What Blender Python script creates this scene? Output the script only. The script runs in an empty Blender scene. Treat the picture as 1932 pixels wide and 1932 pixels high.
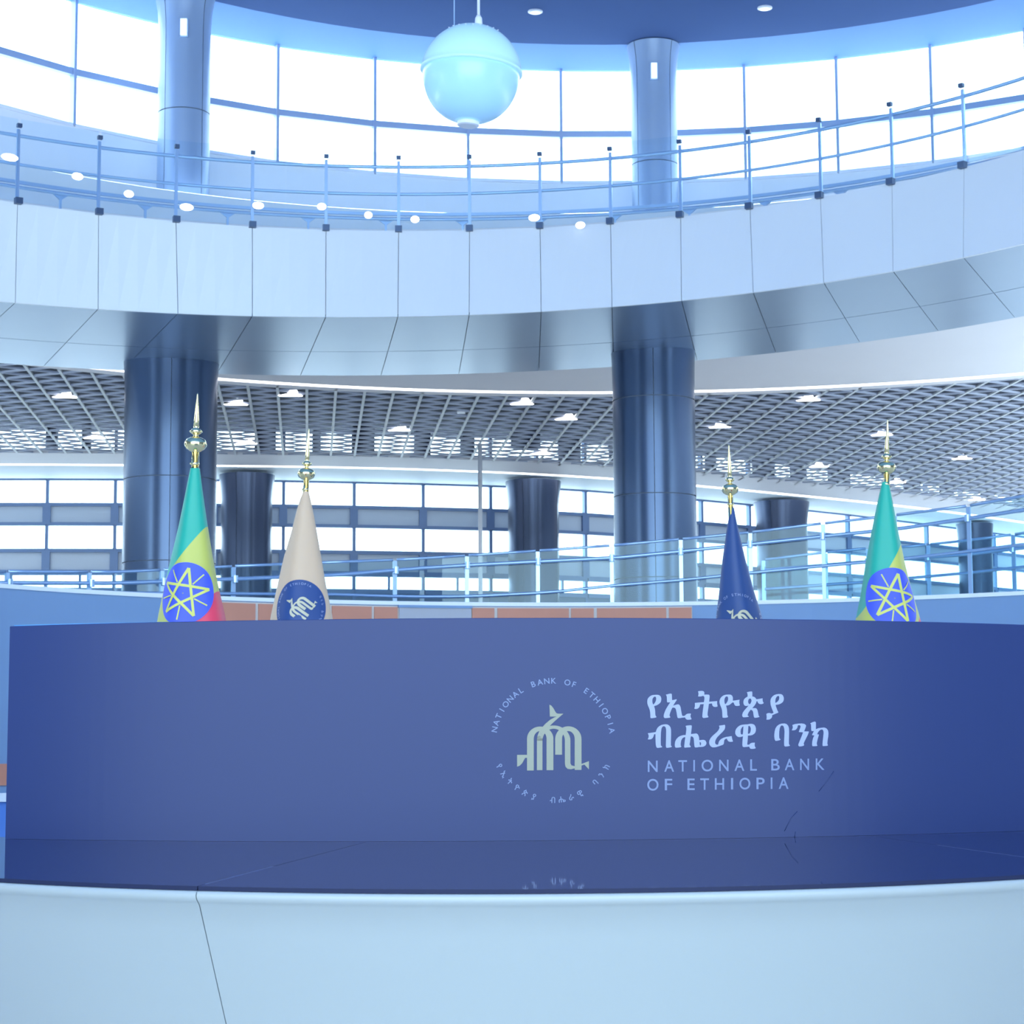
import bpy, math, random
import numpy as np
from mathutils import Matrix, Vector
from mathutils.geometry import tessellate_polygon
random.seed(4)
SC = bpy.context.scene
COL = SC.collection

# ------------------------------------------------------------------ camera
F = 3900.0                      # focal length in pixels of the 1932 px frame
PITCH = math.atan(434 / F)
ROLL = 0.0052
ZC = 1.35                       # lens height above the floor
cam_d = bpy.data.cameras.new('camera')
cam_d.sensor_width = 36.0
cam_d.lens = 36.0 * F / 1932
cam_d.clip_end = 500
cam_d.dof.use_dof = True
cam_d.dof.focus_distance = 5.2
cam_d.dof.aperture_fstop = 26
cam = bpy.data.objects.new('camera', cam_d)
COL.objects.link(cam)
_r = Vector((1, 0, 0)); _f = Vector((0, math.cos(PITCH), math.sin(PITCH))); _u = Vector((0, -math.sin(PITCH), math.cos(PITCH)))
_X = _r * math.cos(ROLL) - _u * math.sin(ROLL)
_Y = _r * math.sin(ROLL) + _u * math.cos(ROLL)
_M = Matrix((_X, _Y, -_f)).transposed().to_4x4()
_M.translation = (0, 0, ZC)
cam.matrix_world = _M
SC.camera = cam

# ------------------------------------------------------------------ light
SC.view_settings.view_transform = 'Standard'
SC.view_settings.look = 'None'
SC.view_settings.exposure = 0.0
SC.view_settings.gamma = 1.0
SC.view_settings.use_curve_mapping = False
SKY = (0.71, 0.91, 1.0)
SKY_S = 5.9
OPEN, OPEN_H = 17.5, 14.4           # glazed entrance opening behind the lens
W = bpy.data.worlds.new('overcast_sky')
SC.world = W
W.use_nodes = True
W.node_tree.nodes['Background'].inputs[0].default_value = (*SKY, 1)
W.node_tree.nodes['Background'].inputs[1].default_value = SKY_S
SC.cycles.max_bounces = 10
SC.cycles.diffuse_bounces = 5
SC.cycles.glossy_bounces = 4
SC.cycles.transparent_max_bounces = 24
SC.cycles.sample_clamp_indirect = 6.0

# ------------------------------------------------------------------ materials
def lin(c):
    return tuple(((v / 255) / 12.92 if v / 255 <= 0.04045 else ((v / 255 + 0.055) / 1.055) ** 2.4) for v in c)

def mat(name, rgb, rough=0.5, metal=0.0, var=0.04, scale=6.0, emit=0.0, spec=0.5, bump=0.0, coat=0.0):
    m = bpy.data.materials.new(name); m.use_nodes = True
    nt = m.node_tree; b = nt.nodes['Principled BSDF']
    c = lin(rgb)
    if metal < 0.3 and emit == 0: c = (min(.86, c[0] * 1.22), min(.86, c[1] * 1.09), c[2])   # surfaces as under neutral light
    if var > 0:
        tc = nt.nodes.new('ShaderNodeTexCoord')
        nz = nt.nodes.new('ShaderNodeTexNoise'); nz.inputs['Scale'].default_value = scale; nz.inputs['Detail'].default_value = 3
        mx = nt.nodes.new('ShaderNodeMix'); mx.data_type = 'RGBA'
        mx.inputs[6].default_value = (*[v * (1 - var) for v in c], 1)
        mx.inputs[7].default_value = (*[min(1, v * (1 + var)) for v in c], 1)
        nt.links.new(tc.outputs['Object'], nz.inputs['Vector'])
        nt.links.new(nz.outputs['Fac'], mx.inputs[0])
        nt.links.new(mx.outputs[2], b.inputs['Base Color'])
        if bump > 0:
            bp = nt.nodes.new('ShaderNodeBump'); bp.inputs['Strength'].default_value = bump; bp.inputs['Distance'].default_value = 0.01
            nt.links.new(nz.outputs['Fac'], bp.inputs['Height']); nt.links.new(bp.outputs[0], b.inputs['Normal'])
    else:
        b.inputs['Base Color'].default_value = (*c, 1)
    b.inputs['Roughness'].default_value = rough
    b.inputs['Metallic'].default_value = metal
    b.inputs['Specular IOR Level'].default_value = spec
    b.inputs['Coat Weight'].default_value = coat
    b.inputs['Coat Roughness'].default_value = 0.05
    if emit > 0:
        b.inputs['Emission Color'].default_value = (*c, 1)
        b.inputs['Emission Strength'].default_value = emit
    return m

def glass(name, tint, refl, rough=0.0):
    m = bpy.data.materials.new(name); m.use_nodes = True
    nt = m.node_tree; nt.nodes.remove(nt.nodes['Principled BSDF'])
    out = nt.nodes['Material Output']
    tr = nt.nodes.new('ShaderNodeBsdfTransparent'); tr.inputs[0].default_value = (*tint, 1)
    gl = nt.nodes.new('ShaderNodeBsdfGlossy'); gl.inputs['Roughness'].default_value = rough
    gl.inputs['Color'].default_value = (0.85, 0.95, 1.0, 1)
    lw = nt.nodes.new('ShaderNodeLayerWeight'); lw.inputs[0].default_value = 0.25
    ml = nt.nodes.new('ShaderNodeMath'); ml.operation = 'MULTIPLY_ADD'; ml.inputs[1].default_value = 0.22; ml.inputs[2].default_value = refl
    mx = nt.nodes.new('ShaderNodeMixShader')
    nt.links.new(lw.outputs['Fresnel'], ml.inputs[0]); nt.links.new(ml.outputs[0], mx.inputs[0])
    nt.links.new(tr.outputs[0], mx.inputs[1]); nt.links.new(gl.outputs[0], mx.inputs[2])
    nt.links.new(mx.outputs[0], out.inputs[0])
    return m

M = dict(
    fascia=mat('pale_blue_cladding', (214, 228, 244), 0.42, var=0.015, scale=0.6),
    soffit=mat('satin_metal_cladding', (154, 174, 200), 0.32, 0.8, var=0.03, scale=0.8),
    fascia_joint=mat('pale_joint', (226, 236, 246), 0.8, var=0),
    apron=mat('slate_apron_panel', (96, 122, 160), 0.5, var=0.03, scale=1.5),
    joint=mat('dark_joint', (116, 134, 162), 0.8, var=0),
    column=mat('dark_blue_metal_cladding', (80, 96, 124), 0.26, 0.75, var=0.03, scale=1.0),
    far_column=mat('grey_metal_cladding', (72, 82, 106), 0.28, 0.7, var=0.03, scale=1.0),
    up_column=mat('blue_grey_cladding', (140, 168, 208), 0.35, 0.2, var=0.03, scale=1.0),
    cove=mat('pale_blue_ceiling_paint', (96, 150, 226), 0.7, var=0.02, scale=0.4),
    dome=mat('deep_blue_ceiling_paint', (84, 110, 162), 0.6, spec=0.0, var=0.03, scale=0.4),
    frame=mat('blue_grey_window_frame', (150, 174, 212), 0.4, 0.2, var=0.02),
    frame_low=mat('slate_window_frame', (110, 132, 172), 0.4, 0.3, var=0.02),
    spandrel=mat('spandrel_panel', (178, 198, 224), 0.5, var=0.03, scale=1.5),
    lattice=mat('grey_ceiling_blade', (158, 172, 202), 0.5, var=0.02),
    lattice_a=mat('light_ceiling_rail', (186, 198, 214), 0.45, var=0.02),
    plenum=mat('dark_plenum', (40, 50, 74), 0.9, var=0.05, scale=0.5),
    bulkhead=mat('grey_blue_bulkhead', (204, 212, 230), 0.6, var=0.03, scale=0.5),
    paleceil=mat('pale_ceiling_board', (192, 212, 232), 0.6, var=0.03, scale=0.5),
    strip=mat('white_light_diffuser', (255, 255, 255), 0.5, var=0, emit=3.5),
    added_uplight=mat('added_uplight_glow', (214, 234, 255), 0.5, var=0, emit=9.0),  # glow of the added gallery strips
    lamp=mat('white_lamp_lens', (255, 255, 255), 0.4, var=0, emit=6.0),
    lampdim=mat('frosted_lamp_lens', (225, 238, 255), 0.4, var=0, emit=0.9),
    white=mat('white_enamel', (225, 236, 248), 0.35, var=0.01),
    steel=mat('brushed_steel', (172, 198, 230), 0.3, 0.6, var=0.02),
    clamp=mat('dark_steel_clamp', (80, 98, 128), 0.4, 0.5, var=0.02),
    rail=mat('blue_steel_rail', (190, 214, 244), 0.35, 0.4, var=0.02),
    sidewall=mat('pale_hall_wall', (96, 110, 130), 0.6, var=0.03, scale=0.4),
    drum=mat('blue_drum_wall', (112, 146, 190), 0.55, var=0.03, scale=0.7),
    tile=mat('terracotta_tile', (184, 130, 112), 0.6, var=0.08, scale=3),
    grout=mat('pale_grout', (190, 192, 196), 0.7, var=0.03),
    stone=mat('grey_stone_panel', (160, 168, 184), 0.6, var=0.03),
    ledge=mat('pale_ledge', (216, 232, 246), 0.5, var=0.02),
    bench=mat('bright_blue_riser', (80, 130, 215), 0.5, var=0.02),
    floor=mat('polished_floor', (208, 214, 214), 0.15, var=0.05, scale=0.8),
    board=mat('navy_printed_board', (35, 50, 99), 0.36, spec=0.26, var=0.03, scale=1.2, bump=0.02),
    board_edge=mat('bright_blue_board_edge', (70, 130, 190), 0.5, var=0),
    vinyl=mat('pale_blue_vinyl', (126, 142, 184), 0.45, var=0),
    vinyl_mid=mat('mid_blue_vinyl', (92, 112, 160), 0.45, var=0),
    gold_print=mat('pale_gold_vinyl', (116, 126, 122), 0.4, var=0.04, scale=3),
    topglass=mat('dark_navy_glass', (24, 34, 70), 0.03, var=0, spec=0.5),
    glass_edge=mat('dark_glass_edge', (26, 34, 66), 0.6, var=0, spec=0.2),
    desk=mat('white_solid_surface', (136, 150, 162), 0.4, var=0.015, scale=2.0),
    deskseam=mat('desk_seam', (120, 140, 165), 0.8, var=0),
    gold=mat('polished_brass', (234, 216, 164), 0.14, 1.0, var=0.03, scale=20),
    beige=mat('beige_satin', (184, 164, 144), 0.55, var=0.03, scale=8),
    navy=mat('navy_satin', (32, 62, 120), 0.5, var=0.03, scale=8),
    navy_disc=mat('navy_print', (28, 60, 122), 0.55, var=0),
    disc=mat('royal_blue_print', (56, 76, 206), 0.55, var=0),
    star=mat('yellow_print', (176, 184, 96), 0.55, var=0),
    cream=mat('cream_print', (172, 174, 156), 0.55, var=0),
    sphere=mat('milky_aqua_shade', (196, 236, 252), 0.22, var=0.01, emit=0.18),
    sphere_low=mat('milky_blue_shade', (176, 222, 252), 0.25, var=0.01, emit=0.14),
    base=mat('dark_wood', (70, 52, 44), 0.4, var=0.1),
)
M['pane'] = glass('window_glass', (0.97, 0.99, 1.0), 0.03)
M['rail_glass'] = glass('balustrade_glass', (0.94, 0.98, 1.0), 0.02)
M['rail_glass2'] = glass('aqua_balustrade_glass', (0.84, 0.94, 0.97), 0.018)

# ------------------------------------------------------------------ geometry helpers
ORG = {}
UNIT = {}
def org(o): return ORG.get(o.name, Vector((0, 0, 0))) if o is not None else Vector((0, 0, 0))

def empty(name, loc, label=None, cat=None, group=None, kind=None):
    o = bpy.data.objects.new(name, None); COL.objects.link(o)
    o.location = loc; o.empty_display_size = 0.2
    ORG[o.name] = Vector(loc)
    tag(o, label, cat, group, kind)
    return o

def tag(o, label=None, cat=None, group=None, kind=None):
    if label: o['label'] = label
    if cat: o['category'] = cat
    if group: o['group'] = group
    if kind: o['kind'] = kind
    return o

def mesh(name, verts, faces, m, parent=None, smooth=False, loc=None):
    """verts in world space; the object's origin is its parent's origin (or loc)."""
    og = Vector(loc) if loc is not None else org(parent)
    me = bpy.data.meshes.new(name)
    me.from_pydata([tuple(Vector(v) - og) for v in verts], [], faces)
    me.materials.append(m)
    if smooth:
        me.polygons.foreach_set('use_smooth', [True] * len(me.polygons))
    me.update()
    o = bpy.data.objects.new(name, me); COL.objects.link(o)
    if parent is not None:
        o.parent = parent
        o.location = og - org(parent)
    else:
        o.location = og
    ORG[o.name] = og
    return o

def inst(name, me, loc, rotz=0.0, scale=(1, 1, 1), parent=None, rot=None):
    o = bpy.data.objects.new(name, me); COL.objects.link(o)
    o.rotation_euler = rot if rot is not None else (0, 0, rotz)
    o.scale = scale
    og = org(parent)
    if parent is not None: o.parent = parent
    o.location = Vector(loc) - og
    ORG[o.name] = Vector(loc)
    return o

def cube_mesh(m):
    if m.name not in UNIT:
        me = bpy.data.meshes.new('block')
        v = [(x, y, z) for z in (-.5, .5) for y in (-.5, .5) for x in (-.5, .5)]
        me.from_pydata(v, [], [(0, 2, 3, 1), (4, 5, 7, 6), (0, 1, 5, 4), (2, 6, 7, 3), (0, 4, 6, 2), (1, 3, 7, 5)])
        me.materials.append(m); UNIT[m.name] = me
    return UNIT[m.name]

def box(name, c, dims, m, parent=None, rotz=0.0):
    return inst(name, cube_mesh(m), c, rotz, dims, parent)

def shell(A, B, off, closed=True):
    """closed slab between two point rows, thickened by off (a vector or one per column)."""
    n = len(A)
    offs = off if isinstance(off, list) else [Vector(off)] * n
    v = [Vector(p) for p in A] + [Vector(p) for p in B]
    v += [Vector(p) + o for p, o in zip(A, offs)] + [Vector(p) + o for p, o in zip(B, offs)]
    f = []
    for i in range(n - 1):
        f.append((i, i + 1, n + i + 1, n + i))
        f.append((2 * n + i, 3 * n + i, 3 * n + i + 1, 2 * n + i + 1))
        f.append((i, 2 * n + i, 2 * n + i + 1, i + 1))
        f.append((n + i, n + i + 1, 3 * n + i + 1, 3 * n + i))
    f.append((0, n, 3 * n, 2 * n)); j = n - 1
    f.append((j, 2 * n + j, 3 * n + j, n + j))
    return v, f

def grid(rows):
    n = len(rows[0]); v = [p for r in rows for p in r]; f = []
    for j in range(len(rows) - 1):
        for i in range(n - 1):
            f.append((j * n + i, j * n + i + 1, (j + 1) * n + i + 1, (j + 1) * n + i))
    return v, f

def tube(pts, r, n=8):
    pts = [Vector(p) for p in pts]; v = []; f = []
    for i, p in enumerate(pts):
        d = (pts[min(i + 1, len(pts) - 1)] - pts[max(i - 1, 0)]).normalized()
        a = d.cross(Vector((0, 0, 1)))
        if a.length < 1e-3: a = d.cross(Vector((0, 1, 0)))
        a.normalize(); b = a.cross(d)
        for k in range(n):
            t = 2 * math.pi * k / n
            v.append(p + a * math.cos(t) * r + b * math.sin(t) * r)
    for i in range(len(pts) - 1):
        for k in range(n):
            f.append((i * n + k, i * n + (k + 1) % n, (i + 1) * n + (k + 1) % n, (i + 1) * n + k))
    f.append(tuple(range(n - 1, -1, -1))); f.append(tuple(range((len(pts) - 1) * n, len(pts) * n)))
    return v, f

def lathe(prof, c, n=32, tilt=None):
    c = Vector(c); v = []; f = []
    for r, z in prof:
        for k in range(n):
            t = 2 * math.pi * k / n
            p = Vector((r * math.cos(t), r * math.sin(t), z))
            if tilt is not None: p = tilt @ p
            v.append(c + p)
    for i in range(len(prof) - 1):
        for k in range(n):
            f.append((i * n + k, i * n + (k + 1) % n, (i + 1) * n + (k + 1) % n, (i + 1) * n + k))
    f.append(tuple(range(n - 1, -1, -1))); f.append(tuple(range((len(prof) - 1) * n, len(prof) * n)))
    return v, f

def ray(x, y):
    u = (x - 966) / F; v = (966 - y) / F
    u, v = u * math.cos(ROLL) + v * math.sin(ROLL), -u * math.sin(ROLL) + v * math.cos(ROLL)
    return np.array([u, math.cos(PITCH) - v * math.sin(PITCH), math.sin(PITCH) + v * math.cos(PITCH)])

def pz(x, y, h):                       # sight line meets the level h above the lens
    d = ray(x, y); t = h / d[2]
    return Vector((d[0] * t, d[1] * t, h + ZC))

def pd(x, y, D):                       # sight line at depth D
    d = ray(x, y); t = D / d[1]
    return Vector((d[0] * t, D, d[2] * t + ZC))

def rc(x, y, c, r, far=True):          # sight line meets an upright cylinder
    d = ray(x, y); a = d[0] ** 2 + d[1] ** 2; b = -2 * (d[0] * c[0] + d[1] * c[1]); k = c[0] ** 2 + c[1] ** 2 - r * r
    q = b * b - 4 * a * k
    if q < 0: q = 0
    t = (-b + (math.sqrt(q) if far else -math.sqrt(q))) / (2 * a)
    return Vector((d[0] * t, d[1] * t, d[2] * t + ZC))

def ang(p, c): return math.atan2(p[0] - c[0], p[1] - c[1])      # from +y, clockwise
def onc(c, r, a, h): return Vector((c[0] + r * math.sin(a), c[1] + r * math.cos(a), h + ZC))
def lerp(a, b, t): return a + (b - a) * t
def linsp(a, b, n): return [a + (b - a) * i / (n - 1) for i in range(n)]

# plan circles of the building, metres from the lens
WIN = ((2.05, 25.9), 14.1)
FAS_B = ((-2.28, 19.63), 11.26)
FAS_T = ((-1.39, 20.83), 10.24)
K = 1.08                        # the lower hall lies this much further out than a level underside would put it
SOF = ((-2.66 * K, 22.11 * K), 13.81 * K)
ST1 = ((1.83 * K, 22.23 * K), 15.89 * K)
DRUM = ((1.08, 16.75), 7.59)
DARK = ((1.84, 26.72), 11.62)
TRL = ((-0.95, 22.1), 11.81)
H_SOF, H_FL, H_CEIL, H_MEZ = 6.43, 7.81, 13.3, 1.6
HE = H_SOF * K                  # far edge of the balcony underside, lattice ceiling level

def smooth_curve(pts, n):
    pts = [(a * K, b * K) for a, b in pts]
    xs = np.linspace(pts[0][0], pts[-1][0], n)
    ys = np.interp(xs, [p[0] for p in pts], [p[1] for p in pts])
    k = max(3, n // 12); ker = np.ones(k) / k
    yp = np.concatenate([2 * ys[0] - ys[k:0:-1], ys, 2 * ys[-1] - ys[-2:-k - 2:-1]])
    ys2 = np.convolve(yp, ker, 'same')[k:-k]
    return xs, ys2
W2X, W2Y = smooth_curve([(-30, 50.0), (-12.6, 50.3), (-9.7, 50.45), (-5.7, 50.9), (-.5, 52.1), (1.3, 52.8), (2.6, 53.6), (5.2, 55.6), (8.3, 58.1), (10.4, 60.0), (13.4, 63.1), (24, 74)], 140)
S2X, S2Y = smooth_curve([(-30, 47.0), (-11.9, 47.6), (-4.6, 48.3), (-.7, 49.3), (2.4, 50.7), (4.8, 52.4), (10.1, 56.5), (13.2, 59.4), (15.4, 61.8), (24, 71)], 140)
def w2(x): return float(np.interp(x, W2X, W2Y))
def s2(x): return float(np.interp(x, S2X, S2Y))
def w2_at(px):                          # sight azimuth meets the lower facade
    u = ray(px, 950); s = u[0] / u[1]; y = 56.0
    for _ in range(40): y = 0.5 * y + 0.5 * w2(s * y)
    return s * y, y

# ------------------------------------------------------------------ floors, ceilings, back wall
f = mesh('floor', [(-24, -12, 0), (24, -12, 0), (24, 26, 0), (-24, 26, 0), (-24, -12, -.2), (24, -12, -.2), (24, 26, -.2), (-24, 26, -.2)],
         [(0, 1, 2, 3), (7, 6, 5, 4), (0, 4, 5, 1), (1, 5, 6, 2), (2, 6, 7, 3), (3, 7, 4, 0)], M['floor'])
tag(f, kind='structure')
# raised gallery floor behind the drum wall
A = [onc(DRUM[0], DRUM[1] + .2, a, H_MEZ - .02) for a in linsp(-1.7, 1.7, 50)]
Bx = np.linspace(-24, 23, 50)
B = [Vector((x, w2(x) + .3, H_MEZ - .02 + ZC)) for x in Bx]
v, fc = shell(A, B, (0, 0, -.25)); tag(mesh('floor', v, fc, M['floor']), kind='structure')
# slab over the lower hall: thin at the balcony, stepping up behind it
def slab_row(dr, h): return [onc(FAS_T[0], FAS_T[1] + dr, a, h) for a in linsp(-1.8, 1.8, 60)]
def slab_far(h): return [Vector((x, w2(x) + .3, h + ZC)) for x in np.linspace(-24, 23, 60)]
v, fc = grid([slab_row(.35, H_FL - .02), slab_row(2.2, H_FL - .02), slab_row(2.3, 8.38), slab_far(8.38)]); tag(mesh('floor', v, fc, M['floor']), kind='structure')
v, fc = grid([slab_row(.35, H_FL - .05), slab_row(2.23, H_FL - .05), slab_row(2.33, 8.35), slab_far(8.35)]); tag(mesh('ceiling', v, fc, M['plenum']), kind='structure')
# upper ceiling: pale ring and deep blue disc
A = [onc(*DARK, a, H_CEIL) for a in linsp(-math.pi, math.pi, 90)]
B = [onc(WIN[0], 14.2 if abs(a) < 1.8 else 14.2 + 8 * min(1, (abs(a) - 1.8)), a, H_CEIL) for a in linsp(-math.pi, math.pi, 90)]
v, fc = shell(A, B, (0, 0, .3)); upper_ceiling = mesh('ceiling', v, fc, M['cove']); tag(upper_ceiling, kind='structure')
v, fc = lathe([(11.63, 0), (11.63, .3)], (DARK[0][0], DARK[0][1], H_CEIL + ZC - .04), 96)
dark = mesh('ceiling', v, fc, M['dome']); tag(dark, kind='structure')
# darker step ring near the middle of the dome
v, fc = lathe([(9.30, 0), (9.30, .25)], (DARK[0][0], DARK[0][1], H_CEIL + ZC - .12), 96)
mesh('ceiling_step', v, fc, M['dome'], dark)

# entrance side of the hall, behind the lens: side walls, a wall with a wide glazed opening, roof plate
def wall(name, pts, h0, h1, m):
    A_ = [Vector((x, y, h0)) for x, y in pts]; B_ = [Vector((x, y, h1)) for x, y in pts]
    v, fc = shell(A_, B_, (0.0, 0.0, 0.0) if False else Vector((.12, -.12, 0))); tag(mesh(name, v, fc, m), kind='structure')
ZT = H_CEIL + ZC
wall('wall_left', [(-22, -11), (-22, 12)], 0, ZT, M['sidewall'])
wall('wall_right', [(22, -11), (22, 12)], 0, ZT, M['sidewall'])
wall('wall_left', [(-22, 12), (-14, 23)], H_FL + ZC, ZT, M['sidewall'])
wall('wall_right', [(22, 12), (17, 23)], H_FL + ZC, ZT, M['sidewall'])
wall('wall_left', [(-25, 14), (-25, 54)], 0, H_FL + ZC - .1, M['sidewall'])
wall('wall_right', [(26, 14), (26, 80)], 0, H_FL + ZC - .1, M['sidewall'])
wall('wall_front', [(-22, -11), (-OPEN, -11)], 0, ZT, M['sidewall'])
wall('wall_front', [(OPEN, -11), (22, -11)], 0, ZT, M['sidewall'])
wall('wall_front', [(-OPEN, -11), (OPEN, -11)], OPEN_H, ZT, M['sidewall'])
v, fc = shell([Vector((-23, -12, ZT + .31)), Vector((23, -12, ZT + .31))], [Vector((-23, 25, ZT + .31)), Vector((23, 25, ZT + .31))], (0, 0, .2))
tag(mesh('ceiling', v, fc, M['cove']), kind='structure')

# ------------------------------------------------------------------ upper window wall
wx = [-420, -236, -50, 137, 330, 522, 706, 882, 1058, 1232, 1405, 1580, 1759, 1940, 2120, 2310]
wa = [ang(rc(x, 200, *WIN), WIN[0]) for x in wx]
while wa[0] > -1.75: wa.insert(0, wa[0] - .108)
while wa[-1] < 1.75: wa.append(wa[-1] + .108)
win1 = empty('window_1', onc(*WIN, 0, H_FL), kind='structure')
H_B, H_M = 10.99, 11.98
for i, a in enumerate(wa):
    box('mullion', onc(*WIN, a, (H_B + H_CEIL) / 2), (.055, .16, H_CEIL - H_B), M['frame'], win1, -a)
for i in range(len(wa) - 1):
    a0, a1 = wa[i], wa[i + 1]; am = (a0 + a1) / 2; w = WIN[1] * (a1 - a0)
    for lo, hi in ((H_B + .03, H_M - .06), (H_M + .06, H_CEIL - .02)):
        box('pane', onc(WIN[0], WIN[1] - .006, am, (lo + hi) / 2), (w - .05, .012, hi - lo), M['pane'], win1, -am)
    box('transom', onc(WIN[0], WIN[1] - .01, am, H_M), (w - .05, .14, .125), M['frame'], win1, -am)
    box('sill', onc(WIN[0], WIN[1] - .01, am, H_B), (w - .05, .2, .06), M['white'], win1, -am)
# wall below the windows
aa = linsp(-1.75, 1.75, 60)
v, fc = shell([onc(WIN[0], WIN[1] - .06, a, H_FL) for a in aa], [onc(WIN[0], WIN[1] - .06, a, H_B - .03) for a in aa], [Vector((math.sin(a), math.cos(a), 0)) * .3 for a in aa])
tag(mesh('wall_back', v, fc, M['ledge'], smooth=False), kind='structure')
PAR = ((0.5, 24.0), 12.6)
H_PAR = rc(1235, 398, *PAR).z - ZC
v, fc = shell([onc(*PAR, a, H_FL) for a in aa], [onc(*PAR, a, H_PAR) for a in aa], [Vector((math.sin(a), math.cos(a), 0)) * .15 for a in aa])
par = mesh('parapet_wall', v, fc, M['ledge'])
v, fc = shell([onc(PAR[0], PAR[1] + .04, a, H_PAR + .002) for a in aa], [onc(PAR[0], PAR[1] + .13, a, H_PAR + .002) for a in aa], (0, 0, .012))
mesh('added_uplight_strip', v, fc, M['added_uplight'], par)  # added light, hidden from the camera, brightens the wall and ceiling ring
v, fc = shell([onc(PAR[0], PAR[1] - 1.0, a, H_FL + .0) for a in aa], [onc(PAR[0], PAR[1] - .9, a, H_FL + .0) for a in aa], (0, 0, .012))
mesh('added_floor_uplight', v, fc, M['added_uplight'], par)  # second added light, out of view, brightens the parapet face
tag(par, 'low pale blue curved parapet wall on the upper gallery under the big windows', 'wall')

# ------------------------------------------------------------------ balcony with glass railing
jx = [(33, 567.5), (186, 582), (336, 591), (476, 597), (615, 601), (752, 600), (886, 595), (1020, 587), (1152, 577), (1284, 566), (1415, 549), (1548, 531), (1683, 511), (1819, 486)]
ex = [(-85, 676), (80, 693), (230, 699), (408, 707), (567, 711), (720, 711), (867, 707), (1018, 701), (1155, 690), (1303, 674), (1450, 660), (1612, 643), (1772, 625), (1935, 604)]
jt = [(33, 383), (186, 403), (332, 415), (476, 429), (615, 434), (752, 436), (886, 435), (1019, 430), (1152, 421), (1284, 408), (1415, 391), (1548, 372), (1683, 346), (1819, 318)]
ab = [ang(pz(*p, H_SOF), FAS_B[0]) for p in jx]
ae = [ang(pz(*p, HE), SOF[0]) for p in ex]
at = [ang(rc(*p, *FAS_T), FAS_T[0]) for p in jt]
def extend(l, n):
    s0 = l[1] - l[0]; s1 = l[-1] - l[-2]
    return [l[0] - s0 * k for k in range(n, 0, -1)] + l + [l[-1] + s1 * k for k in range(1, n + 1)]
ab, ae, at = extend(ab, 6), extend(ae, 6), extend(at, 6)
bal = empty('balcony', onc(*FAS_T, 0, H_SOF), 'curved upper gallery balcony with pale blue fascia panels and satin metal underside', 'balcony')
g = .0005
for i in range(len(ab) - 1):
    n = 5
    A = [onc(*FAS_B, a, H_SOF) for a in linsp(ab[i] + g, ab[i + 1] - g, n)]
    T = [onc(*FAS_T, a, H_FL) for a in linsp(at[i] + g, at[i + 1] - g, n)]
    o = [Vector((p.x - FAS_T[0][0], p.y - FAS_T[0][1], 0)).normalized() * .05 for p in T]
    v, fc = shell(A, T, o); mesh('fascia_panel', v, fc, M['fascia'], bal)
    E_ = [onc(*SOF, a, HE) for a in linsp(ae[i] + g * .7, ae[i + 1] - g * .7, n)]
    mid0 = [lerp(p, q, .535) for p, q in zip(A, E_)]; mid1 = [lerp(p, q, .54) for p, q in zip(A, E_)]
    v, fc = shell([lerp(p, q, .004) for p, q in zip(A, E_)], mid0, (0, 0, .03)); mesh('soffit_panel', v, fc, M['soffit'], bal)
    v, fc = shell(mid1, E_, (0, 0, .03)); mesh('soffit_panel', v, fc, M['soffit'], bal)
A = [onc(FAS_B[0], FAS_B[1] + .06, a, H_SOF + .05) for a in linsp(ab[0], ab[-1], 60)]
T = [onc(FAS_T[0], FAS_T[1] + .06, a, H_FL - .01) for a in linsp(at[0], at[-1], 60)]
E_ = [onc(SOF[0], SOF[1] - .03, a, HE + .05) for a in linsp(ae[0], ae[-1], 60)]
v, fc = grid([E_, A]); mesh('backing_frame', v, fc, M['joint'], bal)
v, fc = grid([A, T]); mesh('backing_frame', v, fc, M['fascia_joint'], bal)

rail = empty('glass_railing', onc(*FAS_T, 0, H_FL), 'curved glass railing with two steel rails along the upper balcony edge', 'railing')
RC, RR = FAS_T[0], FAS_T[1] + .02
post_me = None
for i, a in enumerate(at):
    p = box('post', onc(RC, RR, a, H_FL + .55), (.045, .035, 1.1), M['steel'], rail, -a)
    c = box('clamp', onc(RC, RR - .06, a, H_FL + .02), (.105, .09, .09), M['clamp'], p)
    c.parent = p; c.matrix_parent_inverse = Matrix.Identity(4)
    # sub-parts live in the post's scaled space
    def sub(o, pos, dims, pa, ang_):
        o.parent = pa; o.rotation_euler = (0, 0, 0)
        sx, sy, sz = pa.scale
        dlt = Matrix.Rotation(ang_, 3, 'Z') @ (Vector(pos) - ORG[pa.name])
        o.location = (dlt.x / sx, dlt.y / sy, dlt.z / sz); o.scale = (dims[0] / sx, dims[1] / sy, dims[2] / sz)
    sub(c, onc(RC, RR - .06, a, H_FL + .02), (.105, .09, .09), p, a)
    b_ = box('bolt', onc(RC, RR - .03, a, H_FL + 1.15), (.07, .06, .055), M['clamp'], p)
    sub(b_, onc(RC, RR - .03, a, H_FL + 1.15), (.07, .06, .055), p, a)
for i in range(len(at) - 1):
    n = 4; q = .0022
    aa_ = linsp(at[i] + q, at[i + 1] - q, n)
    v, fc = shell([onc(RC, RR - .03, a, H_FL + .02) for a in aa_], [onc(RC, RR - .03, a, H_FL + 1.24) for a in aa_], [Vector((math.sin(a), math.cos(a), 0)) * -.012 for a in aa_])
    mesh('glass_pane', v, fc, M['rail_glass'], rail)
aa_ = linsp(at[0], at[-1], 90)
for h, r_ in ((1.03, .028), (.60, .024)):
    v, fc = tube([onc(RC, RR + .08, a, H_FL + h) for a in aa_], r_); mesh('handrail', v, fc, M['rail'], rail, True)

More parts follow.
